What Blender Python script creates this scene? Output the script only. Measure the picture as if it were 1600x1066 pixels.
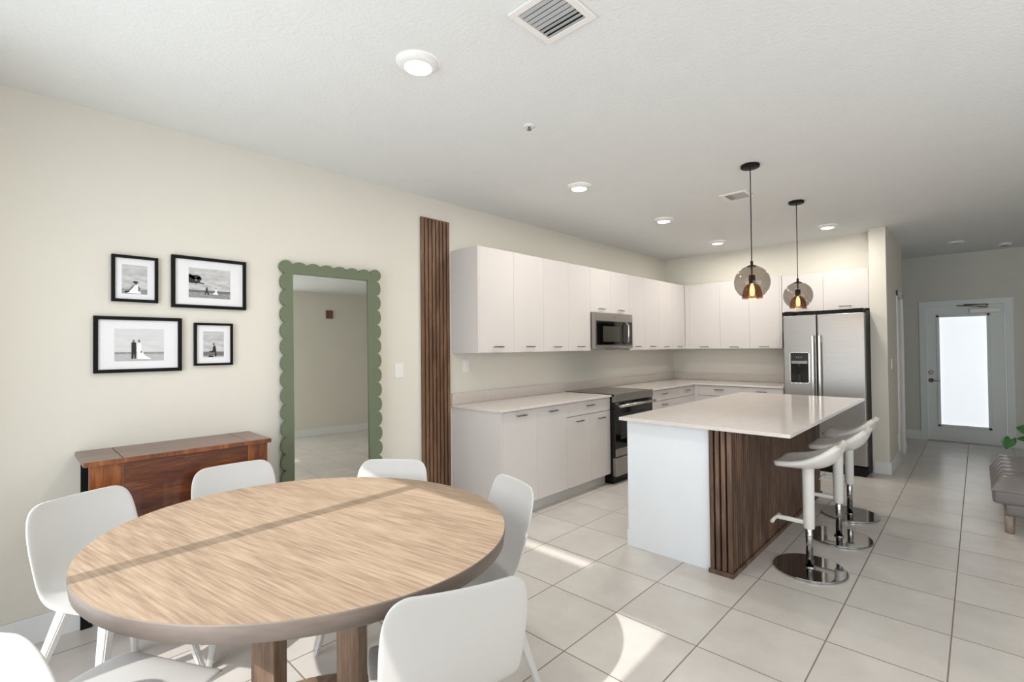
import bpy, bmesh, math, random
from mathutils import Vector, Matrix
random.seed(7)
S = bpy.context.scene
for o in list(bpy.data.objects): bpy.data.objects.remove(o)
COL = S.collection
PI = math.pi

# ------------------------------------------------------------------ camera
def camera():
    yaw, pit, rol = math.radians(42.3707), math.radians(0.7856), math.radians(-0.595)
    fw = Vector((-math.sin(yaw)*math.cos(pit), math.cos(yaw)*math.cos(pit), math.sin(pit)))
    rt = Vector((math.cos(yaw), math.sin(yaw), 0)); up = rt.cross(fw)
    r2 = rt*math.cos(rol)+up*math.sin(rol); u2 = -rt*math.sin(rol)+up*math.cos(rol)
    cd = bpy.data.cameras.new('camera'); cam = bpy.data.objects.new('camera', cd); COL.objects.link(cam)
    m = Matrix((r2, u2, -fw)).transposed().to_4x4(); m.translation = Vector((3.513, 0, 1.4516))
    cam.matrix_world = m
    cd.sensor_width = 36; cd.lens = 759.89/1600*36; cd.shift_x = -34.7/1600; cd.clip_start = 0.02; cd.clip_end = 200
    S.camera = cam
camera()

# ------------------------------------------------------------------ light
W = bpy.data.worlds.new('daylight'); S.world = W; W.use_nodes = True
bg = W.node_tree.nodes['Background']; bg.inputs[0].default_value = (0.86, 0.93, 1.0, 1); bg.inputs[1].default_value = 1.1
def light(name, kind, loc, energy, color=(1,1,1), rot=None, direction=None, **kw):
    d = bpy.data.lights.new(name, kind); o = bpy.data.objects.new(name, d); COL.objects.link(o)
    o.location = loc; d.energy = energy; d.color = color
    if rot: o.rotation_euler = rot
    if direction: o.rotation_euler = Vector(direction).to_track_quat('-Z', 'Y').to_euler()
    for k, v in kw.items(): setattr(d, k, v)
    return o
light('sun', 'SUN', (1.5, -4, 5), 5.2, (1.0, 0.97, 0.93), direction=(-0.045, 1.0, -0.87), angle=0.012)
# daylight entering by the sliding door behind the camera; the two window lamps are added fill, their windows unseen
light('door_daylight', 'AREA', (1.53, -0.62, 1.35), 68, (0.90, 0.95, 1.0), direction=(0, 1, 0), shape='RECTANGLE', size=2.0, size_y=2.3)
light('window_fill', 'AREA', (6.45, 1.5, 1.35), 50, (0.95, 0.97, 1.0), direction=(-1, 0, 0), shape='RECTANGLE', size=2.6, size_y=2.2)
light('living_window_fill', 'AREA', (4.9, -0.62, 1.35), 85, (0.95, 0.97, 1.0), direction=(0, 1, 0), shape='RECTANGLE', size=2.0, size_y=2.2)
S.view_settings.view_transform = 'Standard'; S.view_settings.look = 'None'
S.view_settings.gamma = 1; S.view_settings.use_curve_mapping = False
S.view_settings.exposure = -0.38

# ------------------------------------------------------------------ materials
def lin(h):
    h = h.lstrip('#'); c = [int(h[i:i+2], 16)/255 for i in (0, 2, 4)]
    return tuple(x/12.92 if x <= 0.04045 else ((x+0.055)/1.055)**2.4 for x in c)+(1,)
def mat(name, color, rough=0.5, metal=0.0, spec=0.5, noise=0.0, nscale=6, bump=0.0, bscale=120, stretch=(1,1,1), coat=0, trans=0, emis=None, estr=0, ior=1.45, bdist=0.002):
    m = bpy.data.materials.new(name); m.use_nodes = True; nt = m.node_tree; b = nt.nodes['Principled BSDF']
    c = lin(color) if isinstance(color, str) else color
    b.inputs['Base Color'].default_value = c; b.inputs['Roughness'].default_value = rough
    b.inputs['Metallic'].default_value = metal; b.inputs['Specular IOR Level'].default_value = spec
    b.inputs['Coat Weight'].default_value = coat; b.inputs['Transmission Weight'].default_value = trans; b.inputs['IOR'].default_value = ior
    tc = nt.nodes.new('ShaderNodeTexCoord'); mp = nt.nodes.new('ShaderNodeMapping'); mp.inputs['Scale'].default_value = stretch
    nt.links.new(tc.outputs['Object'], mp.inputs[0])
    if True:
        n = nt.nodes.new('ShaderNodeTexNoise'); n.inputs['Scale'].default_value = nscale; n.inputs['Detail'].default_value = 4
        nt.links.new(mp.outputs[0], n.inputs['Vector'])
        r = nt.nodes.new('ShaderNodeValToRGB'); e = r.color_ramp.elements
        k = max(noise, 0.01)
        e[0].position = .3; e[1].position = .7
        e[0].color = tuple(x*(1-k) for x in c[:3])+(1,); e[1].color = tuple(min(1, x*(1+k)) for x in c[:3])+(1,)
        nt.links.new(n.outputs[0], r.inputs[0]); nt.links.new(r.outputs[0], b.inputs['Base Color'])
    if bump:
        n2 = nt.nodes.new('ShaderNodeTexNoise'); n2.inputs['Scale'].default_value = bscale; n2.inputs['Detail'].default_value = 3
        nt.links.new(mp.outputs[0], n2.inputs['Vector'])
        bp = nt.nodes.new('ShaderNodeBump'); bp.inputs['Strength'].default_value = bump; bp.inputs['Distance'].default_value = bdist
        nt.links.new(n2.outputs[0], bp.inputs['Height']); nt.links.new(bp.outputs[0], b.inputs['Normal'])
    if emis:
        b.inputs['Emission Color'].default_value = lin(emis); b.inputs['Emission Strength'].default_value = estr
    return m
def wood(name, colors, grain='x', scale=1.0, rough=0.45, rings=6.0, dist=3.0, fine=0.35, coat=0.0, detail=5, spec=.5, finef=14, lo=.36, hi=.64, turn=0):
    """stretched noise grain along an axis; colors = dark, mid, light"""
    m = bpy.data.materials.new(name); m.use_nodes = True; nt = m.node_tree; L = nt.links; b = nt.nodes['Principled BSDF']
    b.inputs['Roughness'].default_value = rough; b.inputs['Coat Weight'].default_value = coat
    tc = nt.nodes.new('ShaderNodeTexCoord'); mp = nt.nodes.new('ShaderNodeMapping')
    s = {'x': (0.16, 1, 1), 'y': (1, 0.16, 1), 'z': (1, 1, 0.16)}[grain]
    mp.inputs['Scale'].default_value = tuple(k*scale for k in s)
    mp.inputs['Rotation'].default_value = (0, 0, math.radians(turn)); L.new(tc.outputs['Object'], mp.inputs[0])
    n1 = nt.nodes.new('ShaderNodeTexNoise'); n1.inputs['Scale'].default_value = rings; n1.inputs['Detail'].default_value = detail; n1.inputs['Roughness'].default_value = .62; b.inputs['Specular IOR Level'].default_value = spec; n1.inputs['Distortion'].default_value = dist*0.3
    n2 = nt.nodes.new('ShaderNodeTexNoise'); n2.inputs['Scale'].default_value = rings*finef; n2.inputs['Detail'].default_value = 3
    mp2 = nt.nodes.new('ShaderNodeMapping'); mp2.inputs['Rotation'].default_value = (0, 0, math.radians(turn)); s2 = {'x': (0.05, 1, 1), 'y': (1, 0.05, 1), 'z': (1, 1, 0.05)}[grain]
    mp2.inputs['Scale'].default_value = tuple(k*scale for k in s2); L.new(tc.outputs['Object'], mp2.inputs[0])
    L.new(mp.outputs[0], n1.inputs['Vector']); L.new(mp2.outputs[0], n2.inputs['Vector'])
    mx = nt.nodes.new('ShaderNodeMix'); mx.data_type = 'FLOAT'; mx.inputs[0].default_value = fine
    L.new(n1.outputs[0], mx.inputs[2]); L.new(n2.outputs[0], mx.inputs[3])
    r = nt.nodes.new('ShaderNodeValToRGB'); el = r.color_ramp.elements
    el[0].position = lo; el[1].position = hi; el[0].color = lin(colors[0]); el[1].color = lin(colors[2])
    e = el.new((lo+hi)/2); e.color = lin(colors[1])
    L.new(mx.outputs[0], r.inputs[0]); L.new(r.outputs[0], b.inputs['Base Color'])
    bp = nt.nodes.new('ShaderNodeBump'); bp.inputs['Strength'].default_value = 0.15; bp.inputs['Distance'].default_value = 0.001
    L.new(n2.outputs[0], bp.inputs['Height']); L.new(bp.outputs[0], b.inputs['Normal'])
    return m
def tile_mat():
    m = bpy.data.materials.new('floor_tile'); m.use_nodes = True; nt = m.node_tree; L = nt.links; b = nt.nodes['Principled BSDF']
    tc = nt.nodes.new('ShaderNodeTexCoord'); sp = nt.nodes.new('ShaderNodeSeparateXYZ'); L.new(tc.outputs['Object'], sp.inputs[0])
    def mth(op, a, bb=None, c=None):
        n = nt.nodes.new('ShaderNodeMath'); n.operation = op
        for i, v in enumerate((a, bb, c)):
            if v is None: continue
            if isinstance(v, (int, float)): n.inputs[i].default_value = v
            else: L.new(v, n.inputs[i])
        return n.outputs[0]
    s = 0.45467; T = []; C = []
    for out, off in ((sp.outputs[0], 2.0276), (sp.outputs[1], 2.2716)):
        u = mth('DIVIDE', mth('ADD', out, 40*s-off), s); fr = mth('FRACT', u); C.append(mth('FLOOR', u))
        T.append(mth('MINIMUM', fr, mth('SUBTRACT', 1.0, fr)))
    d = mth('MINIMUM', T[0], T[1]); g = mth('SMOOTH_MIN', d, 1.0, 0.0)
    ramp = nt.nodes.new('ShaderNodeMapRange'); ramp.interpolation_type = 'SMOOTHSTEP'
    ramp.inputs['From Min'].default_value = 0.0045; ramp.inputs['From Max'].default_value = 0.009; L.new(d, ramp.inputs['Value'])
    cv = nt.nodes.new('ShaderNodeCombineXYZ'); L.new(C[0], cv.inputs[0]); L.new(C[1], cv.inputs[1])
    wn = nt.nodes.new('ShaderNodeTexWhiteNoise'); wn.noise_dimensions = '2D'; L.new(cv.outputs[0], wn.inputs['Vector'])
    ns = nt.nodes.new('ShaderNodeTexNoise'); ns.inputs['Scale'].default_value = 3.5; ns.inputs['Detail'].default_value = 8; ns.inputs['Roughness'].default_value = .65
    ad = nt.nodes.new('ShaderNodeVectorMath'); ad.operation = 'ADD'; L.new(tc.outputs['Object'], ad.inputs[0]); L.new(wn.outputs['Color'], ad.inputs[1]); L.new(ad.outputs[0], ns.inputs['Vector'])
    rp = nt.nodes.new('ShaderNodeValToRGB'); e = rp.color_ramp.elements; e[0].position = .3; e[1].position = .72
    e[0].color = lin('#c8c2bb'); e[1].color = lin('#d5d0ca'); L.new(ns.outputs[0], rp.inputs[0])
    hs = nt.nodes.new('ShaderNodeHueSaturation'); L.new(rp.outputs[0], hs.inputs['Color']); L.new(mth('ADD', mth('MULTIPLY', wn.outputs['Value'], 0.05), 0.975), hs.inputs['Value'])
    mx = nt.nodes.new('ShaderNodeMix'); mx.data_type = 'RGBA'; L.new(ramp.outputs[0], mx.inputs[0]); mx.inputs[6].default_value = lin('#85796f'); L.new(hs.outputs[0], mx.inputs[7])
    L.new(mx.outputs[2], b.inputs['Base Color'])
    rr = nt.nodes.new('ShaderNodeMapRange'); L.new(ramp.outputs[0], rr.inputs['Value']); rr.inputs['To Min'].default_value = .85; rr.inputs['To Max'].default_value = .27
    L.new(rr.outputs[0], b.inputs['Roughness']); b.inputs['Specular IOR Level'].default_value = .45
    bp = nt.nodes.new('ShaderNodeBump'); bp.inputs['Strength'].default_value = .4; bp.inputs['Distance'].default_value = .003; L.new(ramp.outputs[0], bp.inputs['Height']); L.new(bp.outputs[0], b.inputs['Normal'])
    return m
M = {}
M['wall'] = mat('wall_paint', '#dbd7cc', .85, spec=.25, noise=.012, nscale=1.2, bump=.25, bscale=90)
M['wall_grey'] = mat('wall_paint_entry', '#cfcfc8', .85, spec=.25, noise=.012, bump=.2, bscale=90)
M['splash_paint'] = mat('wall_paint_kitchen', '#dddbd6', .8, spec=.25, noise=.01)
M['ceiling'] = mat('ceiling_texture', '#e2e4e3', .95, spec=.1, noise=.01, bump=.45, bscale=60, bdist=.006)
M['trim'] = mat('trim_paint', '#e3e4e4', .45, noise=.01)
M['door_paint'] = mat('door_paint', '#dbe2e2', .45, noise=.01)
M['floor'] = tile_mat()
M['cab'] = mat('cabinet_laminate', '#d2cdca', .42, noise=.012, nscale=2)
M['island_white'] = mat('island_white_window_tint', '#e6eaee', .5, noise=.008)  # drywall white, tinted bluer and brighter to carry the window light on its front
M['carcass'] = mat('cabinet_carcass', '#c9c6c2', .6, noise=.01)
M['gap'] = mat('shadow_gap_backing', '#a5a29e', .8)
M['quartz'] = mat('quartz_worktop', '#d8d1cc', .12, spec=.5, noise=.03, nscale=25)
M['quartz_splash'] = mat('quartz_upstand', '#d3cac1', .25, spec=.5, noise=.03, nscale=25)
M['quartz_edge'] = mat('quartz_edge', '#ebe8e6', .3)
M['steel'] = mat('stainless_steel', '#a19e9a', .34, metal=1, noise=.05, nscale=3, stretch=(1, 1, 40))
M['steel_side'] = mat('stainless_bright', '#cfccc8', .2, metal=1)
M['chrome'] = mat('polished_chrome', '#b4b4b4', .05, metal=1)
M['handle'] = mat('brushed_nickel', '#8a8783', .35, metal=1)
M['black'] = mat('black_metal', '#0e0c0b', .5, spec=.25)
M['black_gloss'] = mat('black_glass', '#050505', .07, spec=.6)
M['dark'] = mat('dark_plastic', '#1b1b1c', .35)
M['grey_screen'] = mat('oven_window', '#3f3e37', .15)
M['white_plastic'] = mat('white_plastic', '#e9e7e4', .35, noise=.01)
M['chair'] = mat('chair_plastic', '#c4c2bf', .42, noise=.012, nscale=3)
M['stool'] = mat('stool_plastic', '#dcdad5', .3, noise=.01)
M['green'] = mat('sage_green_lacquer', '#677059', .5, noise=.02)
M['mirror'] = mat('mirror_silver', '#d3d3cc', .015, metal=1)
M['frame'] = mat('black_frame', '#080706', .5, spec=.2)
M['matboard'] = mat('white_matboard', '#e4e4e6', .8)
M['ph_sky'] = mat('photo_sky', '#bcbcbc', .5, noise=.22, nscale=18, stretch=(1, 1, 3))
M['ph_sky2'] = mat('photo_sky_pale', '#d0d0d0', .5, noise=.06, nscale=18, stretch=(1, 1, 3))
M['ph_sand'] = mat('photo_sand', '#8e8e8e', .5, noise=.35, nscale=60, stretch=(1, 1, 4))
M['ph_sand2'] = mat('photo_sand_pale', '#b4b4b4', .5, noise=.1, nscale=40, stretch=(1, 1, 4))
M['ph_dark'] = mat('photo_dark', '#1d1d1d', .5)
M['ph_white'] = mat('photo_white', '#ededed', .5)
M['ph_grey'] = mat('photo_grey', '#6a6a6a', .5, noise=.3, nscale=80)
M['walnut'] = wood('walnut_slat', ('#4a3425', '#6a4c37', '#87664c'), 'z', 1.6, .5)
M['walnut_dark'] = wood('walnut_island_slat', ('#413025', '#5d4637', '#7d6250'), 'z', 1.6, .5)
M['felt'] = mat('black_felt_backing', '#1c120d', .95)
M['oak'] = wood('oak_tabletop', ('#857160', '#9a8672', '#aa9783'), 'x', 1.5, .6, rings=5, fine=.55, detail=7, spec=.2, finef=16, lo=.38, hi=.62, turn=0)
M['oak_leg'] = wood('oak_table_leg', ('#5a4739', '#7d6552', '#96806c'), 'z', 1.6, .5)
M['oak_edge'] = mat('oak_table_edge', '#6f645c', .5, noise=.12, nscale=14, stretch=(.6, .6, 3))
M['cherry_y'] = wood('cherry_console_long', ('#36180a', '#5a2c13', '#80481f'), 'y', 1.5, .35, rings=8, coat=.3)
M['cherry_z'] = wood('cherry_console_upright', ('#4a230e', '#753d1a', '#965b2a'), 'z', 1.5, .35, rings=9, coat=.3)
M['cherry_top'] = wood('cherry_console_top', ('#4a2817', '#67402c', '#7d5540'), 'y', 1.5, .3, rings=6, coat=.25)
M['leather'] = mat('grey_leather', '#77716f', .3, noise=.06, nscale=8, bump=.2, bscale=150)
M['leg_wood'] = wood('futon_leg_wood', ('#4f4238', '#75665a', '#8f8175'), 'z', 2, .35)
M['leaf'] = mat('leaf_green', '#2f5a2b', .35, noise=.25, nscale=20)
M['stem'] = mat('stem_brown', '#9a8f79', .6)
M['alu'] = mat('vent_aluminium', '#b9bcbd', .5, metal=.3)
M['vent_dark'] = mat('duct_dark', '#22282a', .9)
M['copper'] = mat('copper_inner_shade', '#b98464', .25, metal=.9)
M['socket'] = mat('bronze_socket', '#3a201a', .35, metal=.6)
M['lamp'] = mat('downlight_lens', '#ffffff', .5, emis='#fff6e8', estr=9)
M['bulb'] = mat('bulb_filament_glow', '#fff0c8', .4, emis='#ffc777', estr=30)
M['door_glass'] = mat('frosted_daylit_glass', '#e9eef2', .3, emis='#edf2f7', estr=1.0)
M['brownplate'] = mat('brown_plate', '#6d4a40', .5)
def glass(name, color, rough=0.0):
    m = bpy.data.materials.new(name); m.use_nodes = True; nt = m.node_tree; nt.nodes.clear()
    o = nt.nodes.new('ShaderNodeOutputMaterial'); t = nt.nodes.new('ShaderNodeBsdfTransparent'); g = nt.nodes.new('ShaderNodeBsdfGlossy')
    g.inputs['Roughness'].default_value = .03; t.inputs[0].default_value = color
    f0 = nt.nodes.new('ShaderNodeLayerWeight'); f0.inputs[0].default_value = .25; f = nt.nodes.new('ShaderNodeMath'); f.operation = 'MULTIPLY_ADD'; nt.links.new(f0.outputs['Facing'], f.inputs[0]); f.inputs[1].default_value = .22; f.inputs[2].default_value = .03; mx = nt.nodes.new('ShaderNodeMixShader')
    nt.links.new(f.outputs[0], mx.inputs[0]); nt.links.new(t.outputs[0], mx.inputs[1]); nt.links.new(g.outputs[0], mx.inputs[2]); nt.links.new(mx.outputs[0], o.inputs[0])
    return m
M['smoke'] = glass('smoked_glass', (.57, .54, .51, 1))

# ------------------------------------------------------------------ mesh helpers
class MB:
    def __init__(s): s.bm = bmesh.new(); s.mats = []
    def mi(s, m):
        if m not in s.mats: s.mats.append(m)
        return s.mats.index(m)
    def box(s, a, b, m, bev=0.0, rot=None, piv=None, seg=2):
        c = [(a[i]+b[i])/2 for i in range(3)]; d = [abs(b[i]-a[i]) for i in range(3)]
        r = bmesh.ops.create_cube(s.bm, size=1); vs = r['verts']
        bmesh.ops.scale(s.bm, vec=d, verts=vs)
        es = list({e for v in vs for e in v.link_edges}); fs = {f for v in vs for f in v.link_faces}
        if bev > 0:
            rr = bmesh.ops.bevel(s.bm, geom=es, offset=min(bev, min(d)*.45), segments=seg, affect='EDGES', profile=.6)
            fs = set(rr['faces']) | {f for v in rr['verts'] for f in v.link_faces}
            vs = list({v for f in fs for v in f.verts})
        k = s.mi(m)
        for f in fs: f.material_index = k
        if rot is not None: bmesh.ops.rotate(s.bm, cent=(0, 0, 0), matrix=rot, verts=vs)
        bmesh.ops.translate(s.bm, vec=c, verts=vs)
        return s
    def lathe(s, prof, m, c=(0, 0, 0), seg=40, smooth=True, sx=1, sy=1, ang=0, caps=True):
        k = s.mi(m); rings = []
        for r, z in prof:
            ring = []
            for i in range(seg):
                a = 2*PI*i/seg; x = r*sx*math.cos(a); y = r*sy*math.sin(a)
                ring.append(s.bm.verts.new((c[0]+x*math.cos(ang)-y*math.sin(ang), c[1]+x*math.sin(ang)+y*math.cos(ang), c[2]+z)))
            rings.append(ring)
        for a, b in zip(rings, rings[1:]):
            for i in range(seg):
                f = s.bm.faces.new((a[i], a[(i+1) % seg], b[(i+1) % seg], b[i])); f.material_index = k; f.smooth = smooth
        if caps:
            for ring, rev in ((rings[0], True), (rings[-1], False)):
                f = s.bm.faces.new(ring[::-1] if rev else ring); f.material_index = k
        return s
    def tube(s, pts, r, m, seg=10, r2=None):
        pts = [Vector(p) for p in pts]; k = s.mi(m); rings = []; n = len(pts)
        for i, p in enumerate(pts):
            t = (pts[min(i+1, n-1)]-pts[max(i-1, 0)]).normalized()
            u = t.cross(Vector((0, 0, 1)) if abs(t.z) < .95 else Vector((0, 1, 0))).normalized(); v = t.cross(u)
            rad = r if r2 is None else r+(r2-r)*i/(n-1)
            rings.append([s.bm.verts.new(p+u*rad*math.cos(2*PI*j/seg)+v*rad*math.sin(2*PI*j/seg)) for j in range(seg)])
        for a, b in zip(rings, rings[1:]):
            for i in range(seg):
                f = s.bm.faces.new((a[i], a[(i+1) % seg], b[(i+1) % seg], b[i])); f.material_index = k; f.smooth = True
        for ring in (rings[0], rings[-1]):
            f = s.bm.faces.new(ring); f.material_index = k
        return s
    def bar(s, p0, p1, w0, w1, m, bev=.004):
        """tapering rectangular bar p0->p1, sections w=(wx,wy)"""
        k = s.mi(m); p0 = Vector(p0); p1 = Vector(p1); R = []
        for p, w in ((p0, w0), (p1, w1)):
            R.append([s.bm.verts.new(p+Vector((sx*w[0]/2, sy*w[1]/2, 0))) for sx, sy in ((-1, -1), (1, -1), (1, 1), (-1, 1))])
        fs = [s.bm.faces.new((R[0][i], R[0][(i+1) % 4], R[1][(i+1) % 4], R[1][i])) for i in range(4)]
        fs += [s.bm.faces.new(R[0][::-1]), s.bm.faces.new(R[1])]
        for f in fs: f.material_index = k
        es = list({e for f in fs for e in f.edges})
        rr = bmesh.ops.bevel(s.bm, geom=es, offset=bev, segments=2, affect='EDGES')
        for f in rr['faces']: f.material_index = k
        return s
    def poly(s, pts, m):
        f = s.bm.faces.new([s.bm.verts.new(p) for p in pts]); f.material_index = s.mi(m); return f
    def prism(s, pts, z0, z1, m, axis='z'):
        """outline pts (2D) extruded; axis x: pts=(y,z)"""
        k = s.mi(m)
        def P(a, b, c): return {'z': (a, b, c), 'x': (c, a, b), 'y': (a, c, b)}[axis]
        A = [s.bm.verts.new(P(a, b, z0)) for a, b in pts]; B = [s.bm.verts.new(P(a, b, z1)) for a, b in pts]; n = len(pts)
        fs = [s.bm.faces.new((A[i], A[(i+1) % n], B[(i+1) % n], B[i])) for i in range(n)]+[s.bm.faces.new(A[::-1]), s.bm.faces.new(B)]
        for f in fs: f.material_index = k
        return s
    def build(s, name, parent=None, smooth=False, label=None, off=(0, 0, 0)):
        bmesh.ops.recalc_face_normals(s.bm, faces=s.bm.faces)
        if off != (0, 0, 0): bmesh.ops.translate(s.bm, vec=[-k for k in off], verts=s.bm.verts)
        me = bpy.data.meshes.new(name); s.bm.to_mesh(me); s.bm.free()
        for m in s.mats: me.materials.append(m)
        o = bpy.data.objects.new(name, me); COL.objects.link(o)
        if parent: o.parent = parent
        if smooth:
            for p in me.polygons: p.use_smooth = True
        if label: o['label'] = label
        return o
def box(a, b, m, bev=0, **k): return MB().box(a, b, m, bev, **k)
def thing(name, label, cat, loc=(0, 0, 0), rz=0, group=None):
    o = bpy.data.objects.new(name, None); COL.objects.link(o); o.location = loc; o.rotation_euler = (0, 0, rz); o.empty_display_size = .1
    o['label'] = label; o['category'] = cat
    if group: o['group'] = group
    return o
def tag(o, label, cat, group=None):
    o['label'] = label; o['category'] = cat
    if group: o['group'] = group
    return o
def struct(o, label=None):
    o['kind'] = 'structure'
    if label: o['label'] = label
    return o
def dup(root, loc, rz, label, group=None):
    r = root.copy(); COL.objects.link(r); r.location = loc; r.rotation_euler = (0, 0, rz); r['label'] = label
    if group: r['group'] = group
    for ch in list(root.children):
        c = ch.copy(); COL.objects.link(c); c.parent = r
        for g in list(ch.children):
            d = g.copy(); COL.objects.link(d); d.parent = c
    return r

# ------------------------------------------------------------------ room shell
H = 2.765; YN = -0.30; YD = 9.407; XR = 6.3; YB = 7.078
struct(box((-.15, -.5, -.12), (XR+.15, YD+.15, 0), M['floor']).build('floor'), 'pale greige square floor tiles with dark grout')
struct(box((-.15, -.5, H), (XR+.15, YD+.15, H+.12), M['ceiling']).build('ceiling'), 'white textured ceiling')
struct(box((-.15, YN-.06, 0), (0, YD+.15, H), M['wall']).build('wall_left'), 'long cream left wall')
struct(box((0, YB, 0), (2.611, YB+.12, H), M['wall']).build('wall_back'), 'kitchen back wall')
struct(box((0, 6.845, 2.334), (2.611, YB, H), M['wall']).build('trim_1'), 'cream bulkhead over the kitchen cabinets')
# hall wall with the closet opening
w = MB(); w.box((2.611, 6.653, 0), (2.769, 7.576, H), M['wall']); w.box((2.611, 8.056, 0), (2.769, 8.2, H), M['wall']); w.box((2.611, 7.576, 2.05), (2.769, 8.056, H), M['wall'])
struct(w.build('wall_hall'), 'cream hall wall beside the refrigerator')
struct(box((1.3, 8.05, 0), (2.611, 8.2, H), M['wall_grey']).build('wall_closet'))
struct(box((1.2, 8.05, 0), (1.3, YD, H), M['wall_grey']).build('wall_entry'))
struct(box((XR, YN-.06, 0), (XR+.15, .2, H), M['wall']).box((XR, 2.8, 0), (XR+.15, YD+.15, H), M['wall']).box((XR, .2, 0), (XR+.15, 2.8, .25), M['wall']).box((XR, .2, 2.45), (XR+.15, 2.8, H), M['wall']).build('wall_right'))  # unseen window opening added here to let in fill light
# near wall with the sliding door, its transom and an unseen window added for fill light
w = MB(); y0, y1 = YN-.06, YN
w.box((-.15, y0, 0), (.6, y1, H), M['wall']); w.box((2.46, y0, 0), (3.95, y1, H), M['wall']); w.box((5.9, y0, 0), (XR+.15, y1, H), M['wall'])
w.box((.6, y0, 2.29), (2.46, y1, 2.52), M['wall']); w.box((.6, y0, 2.74), (2.46, y1, H), M['wall']); w.box((1.72, y0, 2.52), (2.46, y1, 2.74), M['wall'])
w.box((3.95, y0, 2.4), (5.9, y1, H), M['wall']); w.box((3.95, y0, 0), (5.9, y1, .3), M['wall'])
struct(w.build('wall_near'))
w = MB(); w.box((1.45, y0, 0), (1.52, y1, 2.29), M['trim']); w.box((.6, y0, 0), (.63, y1, 2.29), M['trim']); w.box((2.44, y0, 0), (2.46, y1, 2.29), M['trim']); w.box((.6, y0, 0), (2.46, y1, .03), M['trim'])
struct(w.build('window_1'))
w = MB(); w.box((4.9, y0, .3), (4.95, y1, 2.4), M['trim']); struct(w.build('window_added'))  # bar of the unseen living room window added for fill
# wall with the front door
dx0, dx1, dt = 2.94, 3.80, 2.0
w = MB(); w.box((1.2, YD, 0), (dx0-.03, YD+.15, H), M['wall_grey']); w.box((dx1+.03, YD, 0), (XR+.15, YD+.15, H), M['wall_grey']); w.box((dx0-.03, YD, dt+.03), (dx1+.03, YD+.15, H), M['wall_grey'])
struct(w.build('wall_front'), 'grey-white wall around the front door')
def base(name, a, b, lab=None):
    o = MB(); o.box(a, b, M['trim'], .003); return struct(o.build(name), lab)
base('baseboard_left', (0, YN, 0), (.016, 2.40, .135))
base('baseboard_near', (2.46, YN, 0), (3.95, YN+.016, .135))
base('baseboard_column', (2.625, 6.637, 0), (2.785, 6.653, .135))
base('baseboard_hall', (2.769, 6.653, 0), (2.785, 7.50, .135))
base('baseboard_hall_end', (2.769, 8.13, 0), (2.785, 8.2, .135))
base('baseboard_front_left', (1.3, YD-.016, 0), (2.86, YD, .135))
base('baseboard_front_right', (3.88, YD-.016, 0), (XR, YD, .135))
base('baseboard_right', (XR-.016, 2.8, 0), (XR, YD, .135))
# closet door
c2 = thing('door_2', 'white closet door in the hall wall', 'door', (2.769, 7.816, 0)); del c2['category']; struct(c2)
MB().box((-.06, -.235, 0), (-.02, .235, 2.04), M['trim'], .003).build('door_leaf', c2)
f = MB(); f.box((-.005, -.31, 0), (.014, -.24, 2.12), M['trim'], .004); f.box((-.005, .24, 0), (.014, .31, 2.12), M['trim'], .004); f.box((-.005, -.31, 2.05), (.014, .31, 2.12), M['trim'], .004); f.build('door_frame', c2)
# front door
fd = thing('door_1', 'front door with a tall frosted glass panel', 'door', (3.37, YD, 0)); del fd['category']; struct(fd)
l, r = dx0-3.37, dx1-3.37
f = MB(); f.box((l-.085, -.02, 0), (l, .12, dt+.01), M['door_paint'], .006); f.box((r, -.02, 0), (r+.085, .12, dt+.01), M['door_paint'], .006); f.box((l-.085, -.02, dt), (r+.085, .12, dt+.085), M['door_paint'], .006); f.build('door_frame', fd)
gx0, gx1, gz0, gz1 = -.285, .245, .245, 1.845
lf = MB(); y0, y1 = .02, .065
lf.box((l+.004, y0, .012), (gx0, y1, dt-.004), M['door_paint']); lf.box((gx1, y0, .012), (r-.004, y1, dt-.004), M['door_paint']); lf.box((gx0, y0, .012), (gx1, y1, gz0), M['door_paint']); lf.box((gx0, y0, gz1), (gx1, y1, dt-.004), M['door_paint'])
leaf = lf.build('door_leaf', fd)
gm = MB()
for a, b in (((gx0-.03, .004, gz0-.03), (gx0+.008, .03, gz1+.03)), ((gx1-.008, .004, gz0-.03), (gx1+.03, .03, gz1+.03)), ((gx0-.03, .004, gz0-.03), (gx1+.03, .03, gz0+.008)), ((gx0-.03, .004, gz1-.008), (gx1+.03, .03, gz1+.03))): gm.box(a, b, M['door_paint'], .006)
gm.build('glass_moulding', leaf)
box((gx0, .035, gz0), (gx1, .05, gz1), M['door_glass']).build('glass_pane', leaf, label='bright frosted glass panel')
box((dx0-3.37, -.02, 0), (dx1-3.37, .1, .012), M['handle']).build('door_sill', fd)
k = MB(); k.lathe([(.03, 0), (.03, .008), (.022, .012)], M['handle'], seg=24); k.bm.transform(Matrix.Translation((-.385+.0, .018, 1.02)) @ Matrix.Rotation(PI/2, 4, 'X')); k.build('deadbolt', leaf)
k = MB(); k.lathe([(.03, 0), (.03, .008), (.012, .012), (.012, .05)], M['handle'], seg=24); k.bm.transform(Matrix.Translation((-.385, .018, .90)) @ Matrix.Rotation(PI/2, 4, 'X')); k.tube([(-.385, -.03, .90), (-.33, -.034, .898), (-.28, -.03, .893)], .008, M['handle']); k.build('door_handle', leaf)
cl = MB(); cl.box((.06, -.045, 1.885), (.39, .02, 1.945), M['white_plastic'], .006); cl.build('door_closer', leaf)
am = MB(); am.tube([(.24, -.05, 1.96), (.10, -.06, 1.985), (-.08, -.03, 2.0)], .008, M['handle']); am.tube([(.24, -.05, 1.96), (.26, -.03, 2.0), (.0, -.03, 2.01)], .007, M['handle']); am.build('closer_arm', leaf)

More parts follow.
